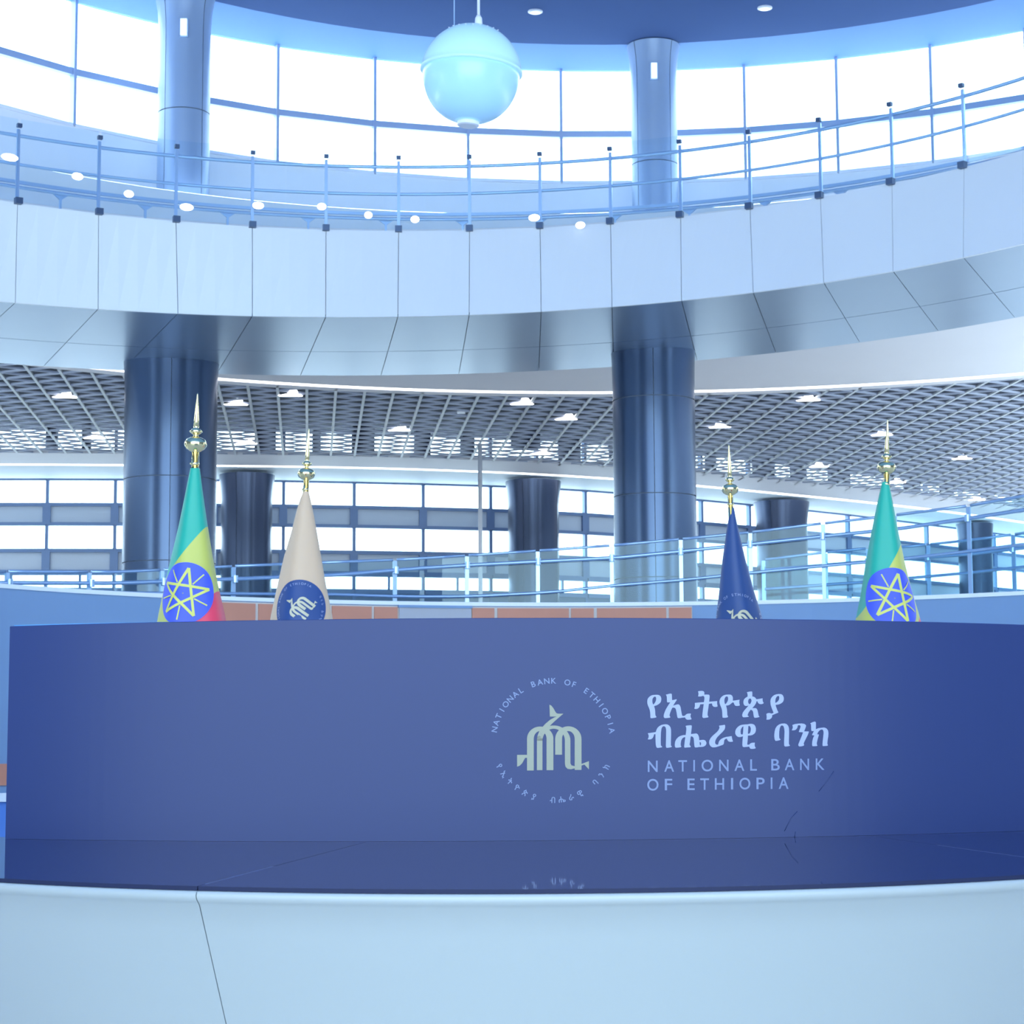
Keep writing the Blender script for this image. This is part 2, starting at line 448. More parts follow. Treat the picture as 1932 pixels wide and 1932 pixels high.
# second rail on brackets, further back on the gallery
tr_ = empty('handrail', onc(*TRL, 0, H_FL), 'flat blue handrail on short T brackets behind the balcony glass', 'handrail')
aa_ = linsp(-1.7, 1.6, 100)
v, fc = shell([onc(*TRL, a, 8.78) for a in aa_], [onc(*TRL, a, 8.83) for a in aa_], [Vector((math.sin(a), math.cos(a), 0)) * .05 for a in aa_]); mesh('top_rail', v, fc, M['rail'], tr_)
v, fc = tube([onc(TRL[0], TRL[1] - .06, a, 8.70) for a in aa_], .028); mesh('grip_rail', v, fc, M['rail'], tr_, True)
for x, y in ((-45, 333), (115, 358), (275, 380), (430, 396), (582, 404), (728, 407), (873, 408), (1018, 405), (1160, 398), (1300, 385), (1443, 370), (1585, 348), (1728, 326), (1870, 296)):
    a = ang(rc(x, y, *TRL), TRL[0])
    v, fc = shell([onc(TRL[0], TRL[1] - .01, a + d / TRL[1], 8.70) for d in (-.13, .13)], [onc(TRL[0], TRL[1] - .01, a + d / TRL[1], 8.62) for d in (-.02, .02)], Vector((math.sin(a), math.cos(a), 0)) * .04)
    br = mesh('bracket', v, fc, M['rail'], tr_)
    box('bracket_post', onc(TRL[0], TRL[1] + .02, a, 8.22), (.035, .035, .82), M['rail'], br, -a)

# ------------------------------------------------------------------ columns
def column(px, depth, rad, h0, h1, m, label, joints, flare=.05, group=None, phase=0.0, flare_len=.8, seg=4, py=900):
    c = pd(px, py, depth); cx, cy = c.x, c.y
    face = math.atan2(-cx, -cy) + phase
    t = empty('column', (cx, cy, h0 + ZC), label, 'column', group)
    def R_(h):
        k = max(0, (h - (h1 - flare_len)) / flare_len)
        return rad * (1 + flare * k * k * k)
    v, fc = lathe([(R_(h) - .03, h) for h in linsp(h0, h1, 14)], (cx, cy, ZC), 40); mesh('core', v, fc, M['joint'], t, True)
    hs = [h0] + joints + [h1]
    for j in range(len(hs) - 1):
        lo, hi = hs[j] + (.008 if j else 0), hs[j + 1] - .008
        hh = linsp(lo, hi, 4 if hi < h1 - flare_len else 9)
        for k in range(seg):
            a0 = face + k * 2 * math.pi / seg + .006 / rad; a1 = face + (k + 1) * 2 * math.pi / seg - .006 / rad
            tt = linsp(a0, a1, 13)
            rows = [[Vector((cx + R_(h) * math.sin(a), cy + R_(h) * math.cos(a), h + ZC)) for a in tt] for h in hh]
            v, fc = grid(rows); mesh('cladding_panel', v, [q[::-1] for q in fc], m, t, True)
    return t
column(321, 36.9, .83, H_MEZ, HE - .05, M['column'], 'thick dark blue metal clad column on the left, behind the green yellow red flag', [3.2, 4.7], .035)
column(1235, 36.0, .725, H_MEZ, HE - .05, M['column'], 'thick dark blue metal clad column on the right, beside the navy flag', [2.8, 4.25, 5.95], .035)
for px, dep, lab in ((466, 49.3, 'grey round column by the far windows, left one behind the beige flag'), (1006, 50.8, 'grey round column by the far windows, middle one'),
                     (1473, 55.6, 'grey round column by the far windows, between the navy flag and the right flag'), (1836, 61.5, 'grey round column by the far windows, rightmost and half hidden by railings')):
    column(px, dep * K, (.61 * dep / 49.3 if dep < 60 else .5) * K, H_MEZ, HE - .02, M['far_column'], lab, [], .10, 'columns by the far windows', .4, .7)
for px, rr, lab, ly in ((347, .46, 'blue-grey upper gallery column in front of the bright windows, left one', 52), (1234, .44, 'blue-grey upper gallery column in front of the bright windows, right one', 134)):
    c = rc(px, 250, WIN[0], 12.55)
    column(px, c.y, rr, H_FL, H_CEIL - .05, M['up_column'], lab, [11.1 if px < 500 else 10.9], .16, 'upper gallery columns', .8, .9, 4, 210)
    p = pd(px, ly, c.y - rr - .03)
    lm = empty('wall_lamp', p, 'small rectangular wall lamp high on the %s upper column' % ('left' if px < 500 else 'right'), 'lamp', 'wall lamps on upper columns')
    box('back_plate', p + Vector((0, .01, 0)), (.15, .03, .34), M['steel'], lm)
    box('diffuser', p + Vector((0, -.03, 0)), (.11, .06, .29), M['lampdim'], lm)
# slim white pole at the middle of the hall
pp = pd(906, 950, 44.5 * K)
pole = empty('pole', (pp.x, pp.y, H_MEZ + ZC), 'slim white vertical pole between lower gallery floor and lattice ceiling', 'pole')
v, fc = lathe([(.05, H_MEZ), (.05, HE + .02)], (pp.x, pp.y, ZC), 12); mesh('shaft', v, fc, M['white'], pole, True)
v, fc = lathe([(.12, H_MEZ), (.12, H_MEZ + .03)], (pp.x, pp.y, ZC), 16); mesh('foot', v, fc, M['white'], pole)

# ------------------------------------------------------------------ lower hall ceiling: bulkheads, light strips, lattice
ceil = empty('ceiling', (0, 42, HE + ZC), kind='structure')
HB = HE + .05
aa = linsp(-1.35, 1.35, 80)
def st1(r, a, h): return onc(ST1[0], r, a, h)
A = []
for a in aa:
    p = st1(15.75 * K, a, HB); q = onc(SOF[0], SOF[1] - .1, ang(p, SOF[0]), HB)
    if (Vector(p) - Vector((ST1[0][0], ST1[0][1], p.z))).length < (q - Vector((ST1[0][0], ST1[0][1], q.z))).length: q = st1(15.70 * K, a, HB)
    A.append(q)
v, fc = shell(A, [st1(15.77 * K, a, HB) for a in aa], (0, 0, .12)); mesh('bulkhead', v, fc, M['bulkhead'], ceil)
v, fc = shell([st1(16.03 * K, a, HB) for a in aa], [st1(16.36 * K, a, HB) for a in aa], (0, 0, .14)); mesh('bulkhead', v, fc, M['bulkhead'], ceil)
ls = empty('light_strip', st1(15.9 * K, 0, HB), 'curved white light strip at the near edge of the lattice ceiling', 'light', 'curved ceiling light strips')
v, fc = shell([st1(15.79 * K, a, HB + .005) for a in aa], [st1(16.01 * K, a, HB + .005) for a in aa], (0, 0, .05)); mesh('diffuser', v, fc, M['strip'], ls)
v, fc = shell([st1(15.77 * K, a, HB + .06) for a in aa], [st1(16.03 * K, a, HB + .06) for a in aa], (0, 0, .05)); mesh('housing', v, fc, M['bulkhead'], ls)
xs = np.linspace(-20, 20, 70)
def nrm2(x):
    d = (s2(x + .1) - s2(x - .1)) / .2; return Vector((-d, 1, 0)).normalized()
def S2(x, off, h): return Vector((x, s2(x), h + ZC)) + nrm2(x) * off
v, fc = shell([S2(x, -2.1, HB) for x in xs], [S2(x, -.14, HB) for x in xs], (0, 0, .1)); mesh('bulkhead', v, fc, M['bulkhead'], ceil)
ls = empty('light_strip', S2(0, 0, HB), 'long white light strip along the far windows under the lattice ceiling', 'light', 'curved ceiling light strips')
v, fc = shell([S2(x, -.12, HB + .005) for x in xs], [S2(x, .16, HB + .005) for x in xs], (0, 0, .05)); mesh('diffuser', v, fc, M['strip'], ls)
v, fc = shell([S2(x, -.14, HB + .06) for x in xs], [S2(x, .18, HB + .06) for x in xs], (0, 0, .05)); mesh('housing', v, fc, M['bulkhead'], ls)
v, fc = shell([S2(x, .18, HB) for x in xs], [Vector((x, w2(x) - .05, HB + ZC)) for x in xs], (0, 0, .06)); mesh('ceiling_board', v, fc, M['paleceil'], ceil)

def inside(x, y):
    if x < -18 or x > 20.5 or y < 30: return False
    if math.hypot(x - ST1[0][0], y - ST1[0][1]) < 16.3 * K: return False
    return y < s2(x) - 2.05
sp = .537 * K
av = Vector((-.0985, 1, 0)).normalized()
p0 = pz(632, 760, HB); p0 = Vector((p0.x, p0.y, 0))
for fam in range(3):
    d = Matrix.Rotation(math.radians((0, 60, 120)[fam]), 3, 'Z') @ av
    n = Vector((d.y, -d.x, 0))
    for k in range(-90, 90):
        base = p0 + n * (k * sp)
        run = []; runs = []
        for t in np.arange(-45, 45, .3):
            q = base + d * float(t)
            if inside(q.x, q.y): run.append(float(t))
            elif run: runs.append(run); run = []
        if run: runs.append(run)
        for r_ in runs:
            if len(r_) < 3: continue
            L = r_[-1] - r_[0] + .3; c = base + d * ((r_[0] + r_[-1]) / 2)
            hgt, th = ((.036, .055), (.034, .055), (.034, .055))[fam]
            box('blade', (c.x, c.y, HB + ZC + hgt / 2 + (0 if fam == 0 else .004)), (th, L, hgt), M['lattice_a' if fam == 0 else 'lattice'], ceil, math.atan2(-d.x, d.y))

# ducts and hangers above the lattice, in front of the high window row
for k in range(24):
    x = -15 + k * 1.4 + random.uniform(-.3, .3); L_ = random.uniform(.15, .75); lo = random.choice((7.2, 7.35, 7.6, 7.9))
    y = w2(x) - random.uniform(.5, 1.6)
    box('duct', (x, y, (lo + 8.3) / 2 + ZC), (L_, .3, 8.3 - lo), M['plenum'], ceil, math.atan2(w2(x + .2) - w2(x - .2), .4))
# lamps in the lattice; the glowing wedge stands for light spilled on the blades
spill_v = [(-.30, .14, 0), (.30, .14, 0), (.02, -.18, 0), (-.26, .12, -.022), (.26, .12, -.022), (.02, -.13, -.022)]
spill_me = bpy.data.meshes.new('lamp_spill'); spill_me.from_pydata(spill_v, [], [(2, 1, 0), (3, 4, 5), (1, 4, 3, 0), (2, 5, 4, 1), (0, 3, 5, 2)]); spill_me.materials.append(M['lamp'])
bv, bf = lathe([(.10, 0), (.10, .04), (.075, .075), (.03, .09)], (0, 0, 0), 14)
bulb_me = bpy.data.meshes.new('lamp_bulb'); bulb_me.from_pydata([(p.x, p.y, p.z) for p in bv], [], bf); bulb_me.materials.append(M['lamp'])
lamps = [(122, 747), (178, 825), (445, 761), (548, 744), (465, 835), (753, 810), (985, 760), (1068, 789), (1020, 855), (1358, 804), (1525, 753), (1664, 819), (1545, 879), (1692, 909), (1815, 864), (1843, 942)]
where = ['left of the left thick column, nearest the front strip', 'left of the left thick column, above the far strip', 'just right of the left thick column, near the front strip', 'above and left of the beige flag tip, touching the front strip', 'right of the left thick column, among the bright openings',
         'in the middle of the lattice, right of the beige flag', 'under the front strip, left of the right thick column', 'a little left of the right thick column', 'left of the right thick column, low among the bright openings', 'just right of the right thick column', 'under the front strip, between the right flags',
         'behind the spike of the right flag', 'between the two right flags, low down', 'right of the ball of the right flag', 'far right, in the middle of the lattice', 'far right, lowest, above the glass railing']
for (x, y), w_ in zip(lamps, where):
    p = pz(x, y, HB - .01)
    l = empty('ceiling_light', p, 'small lattice ceiling lamp ' + w_, 'light', 'lamps in the lattice ceiling')
    az = math.atan2(-p.x, p.y)
    s = 1.0
    inst('spill_wedge', spill_me, p, az, (s * .85, s * 1.1, 1), l); inst('bulb', bulb_me, p + Vector((.06 if x < 1300 else -.01, -.12, -.005)), 0, (s, s, s), l)
p = pz(870, 778, HB - .005); b_ = box('vent', p, (.17, .2, .03), M['white']); tag(b_, 'small pale rectangular ceiling sensor in the middle of the lattice', 'vent')

# ------------------------------------------------------------------ lower window wall
win2 = empty('window_2', (0, 51.5, H_MEZ + ZC), kind='structure')
mx2 = [-420, -290, -165, -40, 90, 218, 310, 405, 535, 668, 798, 925, 1012, 1103, 1210, 1322, 1412, 1505, 1598, 1678, 1746, 1812, 1872, 1935, 2000, 2060, 2120]
P2 = [w2_at(x) for x in mx2]
P2 = [(x, x * 0 + w2(x)) for x in np.arange(-24, P2[0][0] - .8, 1.8)] + P2
rows2 = [('pane', 6.55, 7.68), ('pane', 5.87, 6.43), ('spandrel', 5.38, 5.84), ('pane', 4.74, 5.33), ('spandrel', 4.2, 4.69), ('pane', 3.78, 4.12)]
for i, (x, y) in enumerate(P2):
    dv = Vector((1, (w2(x + .2) - w2(x - .2)) / .4, 0)); rz = math.atan2(dv.y, 1)
    box('mullion', (x, y - .02, (H_MEZ + 8.34) / 2 + ZC), (.085, .14, 8.34 - H_MEZ), M['frame_low'], win2, rz)
    box('mullion_cover', (x, y - .08, 5.61 * K + ZC), (.21, .12, .53 * K), M['frame_low'], win2, rz)
    box('mullion_cover', (x, y - .08, 4.45 * K + ZC), (.21, .12, .53 * K), M['frame_low'], win2, rz)
for i in range(len(P2) - 1):
    (x0, y0), (x1, y1) = P2[i], P2[i + 1]
    c = Vector(((x0 + x1) / 2, (y0 + y1) / 2, ZC)); L = math.hypot(x1 - x0, y1 - y0); rz = math.atan2(y1 - y0, x1 - x0)
    nv = Vector((y1 - y0, -(x1 - x0), 0)).normalized()
    for kd, lo, hi in rows2:
        lo *= K; hi *= K
        if kd == 'pane': box('pane', c + Vector((0, 0, (lo + hi) / 2)), (L - .1, .02, hi - lo), M['pane'], win2, rz)
        else: box('spandrel', c + nv * .03 + Vector((0, 0, (lo + hi) / 2)), (L - .10, .06, hi - lo - .06), M['spandrel'], win2, rz)
    for h, t in ((6.46, .06), (5.84, .09), (5.36, .09), (4.71, .10), (4.17, .14), (3.74, .12)):
        box('transom', c + nv * .06 + Vector((0, 0, h * K)), (L - .06, .14, t), M['frame_low'], win2, rz)
    box('mullion', c + nv * .05 + Vector((0, 0, 3.95 * K)), (.06, .1, .34 * K), M['frame_low'], win2, rz)
    box('apron', c + nv * .02 + Vector((0, 0, (H_MEZ + 3.7 * K) / 2)), (L - .06, .08, 3.7 * K - H_MEZ), M['apron'], win2, rz)

# ------------------------------------------------------------------ drum wall below the lower gallery
aa = linsp(-1.7, 1.7, 70)
def drum_band(name, h0, h1, m, off=0.0, parent=None, a0=-1.7, a1=1.7, th=.1, n=70):
    q = linsp(a0, a1, n)
    v, fc = shell([onc(DRUM[0], DRUM[1] - off, a, h0) for a in q], [onc(DRUM[0], DRUM[1] - off, a, h1) for a in q], [Vector((math.sin(a), math.cos(a), 0)) * th for a in q])
    return mesh(name, v, fc, m, parent)
drum = drum_band('wall_back', -1.35, H_MEZ, M['drum'], 0, th=.35); tag(drum, kind='structure')
def da(x, y=1150): return ang(rc(x, y, *DRUM), DRUM[0])
def dh(x, y): return rc(x, y, *DRUM).z - ZC
drum_band('coping', H_MEZ - .015, H_MEZ + .03, M['ledge'], .02, drum, th=.12)
drum_band('grout_bed', .8, 1.575, M['grout'], .012, drum, da(380), da(1306), .01, 40)
for x0, x1 in ((384, 480), (486, 620), (625, 700), (705, 749), (890, 932), (938, 1073), (1077, 1120), (1126, 1257), (1262, 1305)):
    for h0, h1 in ((1.28, 1.56), (.98, 1.262)):
        drum_band('terracotta_tile', h0, h1, M['tile'], .03, drum, da(x0), da(x1), .02, 6)
drum_band('stone_panel', .8, 1.555, M['stone'], .035, drum, da(752), da(888), .02, 8)
drum_band('panel_head', 1.555, 1.585, M['drum'], .05, drum, da(750), da(890), .04, 8)
drum_band('terracotta_band', dh(6, 1482), dh(6, 1441), M['tile'], .03, drum, -1.5, da(280), .03, 30)
drum_band('ledge', dh(6, 1512), dh(6, 1496), M['ledge'], .12, drum, -1.5, da(280), .12, 30)
drum_band('riser', -1.349, dh(6, 1513), M['bench'], .06, drum, -1.5, da(280), .06, 30)

# ------------------------------------------------------------------ lower glass railings
def railing(label, R, posts, tops, hands, lows, y_base, m_glass):
    cyl = (DRUM[0], R)
    def P(px, arr): return rc(px, float(np.interp(px, [q[0] for q in arr], [q[1] for q in arr])), *cyl)
    t = empty('glass_railing', P(posts[len(posts) // 2], y_base), label, 'railing', 'glass railings of the lower gallery')
    for i, x in enumerate(posts):
        b0 = P(x, y_base); t1 = P(x, tops); a = ang(b0, DRUM[0])
        t1 = Vector((b0.x, b0.y, t1.z))
        p = box('post', (b0 + t1) / 2, (.045, .03, (t1 - b0).z), M['steel'], t, -a)
        hh = P(x, hands)
        v, fc = lathe([(.032, -.04), (.032, .04)], Vector((b0.x, b0.y, hh.z)) - Vector((math.sin(a), math.cos(a), 0)) * .05, 10)
        mesh('clip', v, fc, M['steel'], t)
    for i in range(len(posts) - 1):
        xs_ = linsp(posts[i] + 4, posts[i + 1] - 4, 4)
        A = [P(x, y_base) for x in xs_]; T = [P(x, tops) for x in xs_]
        T = [Vector((p.x, p.y, q.z)) for p, q in zip(A, T)]
        v, fc = shell(A, T, (0, .015, 0)); mesh('glass_pane', v, fc, m_glass, t)
        v, fc = tube([p + Vector((0, 0, .012)) for p in T], .018, 6); mesh('glass_edge', v, fc, M['steel'], t, True)
    for arr, r_ in ((hands, .022), (lows, .018)):
        if not arr: continue
        v, fc = tube([P(x, arr) - Vector((0, .05, 0)) for x in linsp(posts[0], posts[-1], 40)], r_, 8); mesh('handrail', v, fc, M['steel'], t, True)
railing('glass railing climbing to the right on top of the curved blue wall', 7.85,
        [-120, 13, 168, 305, 440, 600, 745, 881, 1015, 1155, 1286, 1418, 1556, 1692, 1832, 1975],
        [(-120, 1080), (220, 1081), (330, 1076), (440, 1070), (640, 1062), (748, 1058), (880, 1050), (1015, 1041), (1155, 1031), (1286, 1019), (1420, 1006), (1522, 993), (1640, 980), (1760, 965), (1832, 956), (1932, 938), (2040, 918)],
        [(-120, 1100), (220, 1101), (440, 1093), (640, 1085), (800, 1072), (880, 1067), (1015, 1060), (1161, 1053), (1284, 1041), (1418, 1027), (1556, 1012), (1692, 999), (1832, 978), (1975, 956)],
        [(-120, 1116), (330, 1120), (640, 1122), (760, 1126), (880, 1126), (1040, 1118), (1160, 1105), (1285, 1095), (1418, 1081), (1556, 1068), (1692, 1056), (1832, 1040), (1975, 1022)],
        [(-120, 1100), (0, 1106), (160, 1114), (300, 1123), (420, 1134), (700, 1138), (1310, 1137), (1520, 1137), (1700, 1131), (1830, 1125), (1975, 1119)], M['rail_glass2'])
railing('second glass railing further back at the right, seen through the first', 9.6,
        [1442, 1560, 1640, 1754, 1915, 2060],
        [(1442, 1058), (1522, 1048), (1640, 1036), (1707, 1034), (1830, 1021), (1932, 1008), (2060, 990)],
        [(1442, 1076), (1640, 1060), (1830, 1046), (1932, 1034), (2060, 1018)],
        [(1442, 1112), (1640, 1098), (1830, 1081), (1932, 1070), (2060, 1055)],
        [(1442, 1140), (1640, 1136), (1832, 1128), (2060, 1120)], M['rail_glass2'])

# ------------------------------------------------------------------ added glowing ovals for ceiling lights reflected in the balcony glass
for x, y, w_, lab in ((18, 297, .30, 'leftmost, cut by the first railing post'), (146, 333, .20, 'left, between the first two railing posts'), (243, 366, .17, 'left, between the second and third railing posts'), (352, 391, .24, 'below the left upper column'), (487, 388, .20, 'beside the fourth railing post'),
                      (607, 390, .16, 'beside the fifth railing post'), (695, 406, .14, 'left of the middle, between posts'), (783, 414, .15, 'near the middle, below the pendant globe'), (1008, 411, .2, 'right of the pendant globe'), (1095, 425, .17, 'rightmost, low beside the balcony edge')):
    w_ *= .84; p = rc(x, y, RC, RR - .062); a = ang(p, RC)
    k = empty('oval_reflection', p, 'glowing oval reflection on the balcony glass, ' + lab, 'lamp', 'oval reflections on the balcony glass')
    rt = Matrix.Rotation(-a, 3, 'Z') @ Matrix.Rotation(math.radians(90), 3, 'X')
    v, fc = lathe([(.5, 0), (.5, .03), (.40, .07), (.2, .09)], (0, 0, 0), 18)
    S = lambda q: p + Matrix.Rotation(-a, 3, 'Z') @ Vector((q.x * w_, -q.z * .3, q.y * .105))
    mesh('lens', [S(q) for q in v], fc, M['lamp'], k, True)  # its glow stands for a ceiling light mirrored in the glass
    v, fc = lathe([(.54, -.03), (.54, .02)], (0, 0, 0), 18); mesh('reflection_rim', [S(q) for q in v], fc, M['white'], k)

# ------------------------------------------------------------------ dome spotlights
for x, y, lab in ((1010, 22, 'recessed round spotlight in the deep blue ceiling right of the globe'), (1443, 15, 'recessed round spotlight in the deep blue ceiling above the right windows')):
    p = pz(x, y, H_CEIL - .05)
    k = empty('spotlight', p, lab, 'light', 'spotlights in the blue ceiling')
    v, fc = lathe([(.11, -.02), (.135, -.01), (.135, .02)], p, 20); mesh('ring', v, fc, M['white'], k)
    v, fc = lathe([(.07, -.03), (.095, -.025), (.095, .0)], p, 20); mesh('lens', v, fc, M['lampdim'], k)

# ------------------------------------------------------------------ pendant globe
pc = pd(889, 141, 20.0)
tilt = Matrix.Rotation(math.radians(3.6), 3, 'Y')
gl = empty('pendant_lamp', pc, 'large milky aqua pendant globe in two halves hanging in the atrium', 'lamp')
prof = [(.505 * math.sin(t), .505 * math.cos(t)) for t in linsp(.06, 1.46, 18)]
prof = [(r, z) for r, z in prof] + [(.512, .045), (.512, .025), (.49, .02)]
v, fc = lathe(prof, pc, 56, tilt); mesh('upper_shade', v, fc, M['sphere'], gl, True)
prof = [(.478, .03), (.486, .0)] + [(.482 * math.cos(t) ** .9, -.49 * math.sin(t)) for t in linsp(.08, 1.38, 18)] + [(.11, -.49)]
v, fc = lathe(prof, pc, 56, tilt); mesh('lower_shade', v, fc, M['sphere_low'], gl, True)
v, fc = lathe([(.11, -.485), (.11, -.52), (.09, -.53)], pc, 28, tilt); mesh('end_cap', v, fc, M['white'], gl)
v, fc = lathe([(.497, .022), (.505, .034), (.497, .046)], pc, 56, tilt); mesh('seam_ring', v, fc, M['white'], gl, True)
top = pd(903, 40, 20.0)
v, fc = tube([top - Vector((0, 0, .08)), Vector((top.x, top.y, H_CEIL + ZC - .05))], .014, 10); mesh('hanging_rod', v, fc, M['white'], gl, True)
v, fc = lathe([(.04, -.06), (.035, .03), (.02, .06)], top, 14); mesh('rod_socket', v, fc, M['white'], gl, True)
t2 = pd(857, 44, 20.0)
v, fc = tube([t2 - Vector((0, 0, .06)), Vector((t2.x, t2.y, H_CEIL + ZC - .05))], .005, 6); mesh('cable', v, fc, M['rail'], gl, True)
for k in range(9):
    a = math.radians(-60 + 15 * k); d = Vector((math.sin(a) * .28, -math.cos(a) * .28, .424))
    v, fc = lathe([(.010, 0), (.008, .004)], pc + tilt @ d, 10); mesh('stud', v, fc, M['white'], gl)

# ------------------------------------------------------------------ flat lettering tools
TXT = {}
def glyph(ch, bold=0.0):
    k = (ch, bold)
    if k not in TXT:
        c = bpy.data.curves.new('t', 'FONT'); c.body = ch; c.offset = bold; c.resolution_u = 5
        o = bpy.data.objects.new('t', c); COL.objects.link(o)
        me = o.evaluated_get(bpy.context.evaluated_depsgraph_get()).to_mesh()
        TXT[k] = ([(q.co.x, q.co.y) for q in me.vertices], [tuple(p.vertices) for p in me.polygons])
        bpy.data.objects.remove(o); bpy.data.curves.remove(c)
    return TXT[k]

class Flat:
    """2-D polygons gathered in one drawing, later laid onto a surface."""
    def __init__(s): s.v = []; s.f = []; s.cut = []
    def poly(s, *loops):
        pts = [Vector((x, y, 0)) for l in loops for x, y in l]
        b = len(s.v); s.v += [(p.x, p.y) for p in pts]
        for t in tessellate_polygon([[Vector((x, y, 0)) for x, y in l] for l in loops]): s.f.append(tuple(b + i for i in t))
        return s
    def split(s, place, m, parent, name='letter'):
        for a, b in zip(s.cut, s.cut[1:] + [len(s.v)]):
            mesh(name, [place(x, y) for x, y in s.v[a:b]], [tuple(i - a for i in q) for q in s.f if a <= q[0] < b], m, parent)
    def letter(s, ch, fit, bold=0.0):
        s.cut.append(len(s.v))
        vv, ff = glyph(ch, bold); b = len(s.v); s.v += [fit(x, y) for x, y in vv]; s.f += [tuple(b + i for i in q) for q in ff]
    def build(s, name, place, m, parent):
        ve = [place(x, y) for x, y in s.v]; fs = s.f
        o = mesh(name, ve, fs, m, parent)
        return o

def ring_text(fl, text, a0, a1, r, cap, up, bold=.012):
    n = len(text) - 1
    for i, ch in enumerate(text):
        if ch == ' ': continue
        th = math.radians(lerp(a0, a1, i / n)); vv, _ = glyph(ch, bold)
        mnx, mxx = min(p[0] for p in vv), max(p[0] for p in vv)
        s = cap / .72; cxm = (mnx + mxx) / 2
        ux, uy = math.cos(th), math.sin(th)
        rt = (uy, -ux) if up else (-uy, ux); upv = (ux, uy) if up else (-ux, -uy)
        def fit(x, y):
            X = (x - cxm) * s; Y = (y - .36) * s
            return (r * ux + rt[0] * X + upv[0] * Y, r * uy + rt[1] * X + upv[1] * Y)
        fl.letter(ch, fit, bold)

def emblem():
    fl = Flat(); k = 1 / 725.
    T = lambda l: [((x - 925) * k, (945 - y) * k) for x, y in l]
    def arch(x0, x1, x2, x3, to, ti, ys, bl, br):
        co, ro, ho = (x0 + x3) / 2, (x3 - x0) / 2, ys - to; ci, ri, hi = (x1 + x2) / 2, (x2 - x1) / 2, ys - ti
        o = [(x0, bl)] + [(co - ro * math.cos(t), ys - ho * math.sin(t)) for t in linsp(0, math.pi, 22)] + [(x3, br)]
        i_ = [(x2, br)] + [(ci + ri * math.cos(t), ys - hi * math.sin(t)) for t in linsp(0, math.pi, 22)] + [(x1, bl)]
        fl.poly(T(o + i_))
    arch(608, 690, 845, 928, 778, 833, 925, 1312, 1308)
    arch(950, 1033, 1187, 1270, 775, 833, 930, 1120, 1305)
    arch(728, 795, 1068, 1135, 765, 805, 950, 1308, 1225)
    fl.poly(T([(1068, 1225), (1075, 1265), (1100, 1292), (1140, 1297), (1190, 1285), (1240, 1262), (1305, 1240), (1360, 1300), (1360, 1198), (1290, 1225), (1230, 1245), (1180, 1258), (1148, 1250), (1135, 1225)]))
    fl.poly(T([(880, 512), (905, 525), (930, 558), (950, 595), (965, 615), (985, 622), (1050, 622), (1005, 660), (945, 712), (900, 755), (870, 785), (835, 820), (812, 855), (798, 900), (795, 950), (728, 950), (735, 890), (755, 840), (785, 795), (830, 745), (890, 695), (940, 668), (968, 657), (885, 657)]))
    fl.poly(T([(608, 1122), (487, 1122), (487, 1266), (520, 1253), (548, 1225), (568, 1190), (585, 1158), (608, 1158)]))
    return fl
EMB = emblem()

# ------------------------------------------------------------------ reception desk
EC = (0.02, 4.785); EA, EB = 1.5, 1.95
H_D = -.198
def ell(t, off=0.0, h=0.0):
    x, y = EA * math.sin(t), -EB * math.cos(t)
    n = Vector((math.sin(t) / EA, -math.cos(t) / EB, 0)).normalized()
    return Vector((EC[0] + x, EC[1] + y, h + ZC)) + n * off
desk = empty('reception_desk', (EC[0], EC[1], 0), 'pale curved reception desk with a dark mirror-like glass top', 'desk')
BC, BR = (-0.11, 6.57), 2.36                 # plan circle of the sign board
def back(a): return Vector((BC[0] + (BR - .07) * math.sin(a), BC[1] - (BR - .07) * math.cos(a), ZC))
poly = [ell(t) for t in linsp(-1.57, 1.57, 120)] + [back(a) for a in linsp(.70, -.64, 40)]
def clip(pl, a, b, sgn):
    out = []; n = Vector((-(b - a).y, (b - a).x)); s = lambda p: sgn * (Vector((p.x, p.y)) - Vector((a.x, a.y))).dot(n)
    for i in range(len(pl)):
        p, q = pl[i], pl[(i + 1) % len(pl)]; sp_, sq = s(p), s(q)
        if sp_ >= 0: out.append(p)
        if (sp_ >= 0) != (sq >= 0): out.append(p + (q - p) * (sp_ / (sp_ - sq)))
    return out
sl0, sl1 = pz(388, 1668, H_D), pz(516, 1634.5, H_D)
sr0, sr1 = pz(1932, 1617, H_D), pz(1790, 1597.5, H_D)
ex_ = Vector((.0007, 0, 0))
for pl in (clip(poly, sl0 - ex_, sl1 - ex_, 1), clip(clip(poly, sl0 + ex_, sl1 + ex_, -1), sr0 - ex_, sr1 - ex_, 1), clip(poly, sr0 + ex_, sr1 + ex_, -1)):
    n = len(pl)
    v = [(p.x, p.y, H_D + ZC) for p in pl] + [(p.x, p.y, H_D + ZC - .006) for p in pl]
    fc = [tuple(range(n)), tuple(range(2 * n - 1, n - 1, -1))] + [(i, n + i, n + (i + 1) % n, (i + 1) % n) for i in range(n)]
    gt = mesh('glass_top', v, fc, M['topglass'], desk); gt.data.materials.append(M['glass_edge'])
    for q in gt.data.polygons[2:]: q.material_index = 1
for s0, s1, L in ((sl0, sl1, .42), (sr0, sr1, .42)):
    d = (s1 - s0).normalized(); d.z = 0
    v, fc = tube([s0 + Vector((0, 0, -.0006)), s0 + d * L + Vector((0, 0, -.0006))], .0008, 6); mesh('seam', v, fc, M['vinyl_mid'], desk)
tsl = min(linsp(-1.2, 0, 4000), key=lambda t: abs((lambda p: (p.x / p.y) - ray(372, 1685)[0] / ray(372, 1685)[1])(ell(t, .003))))
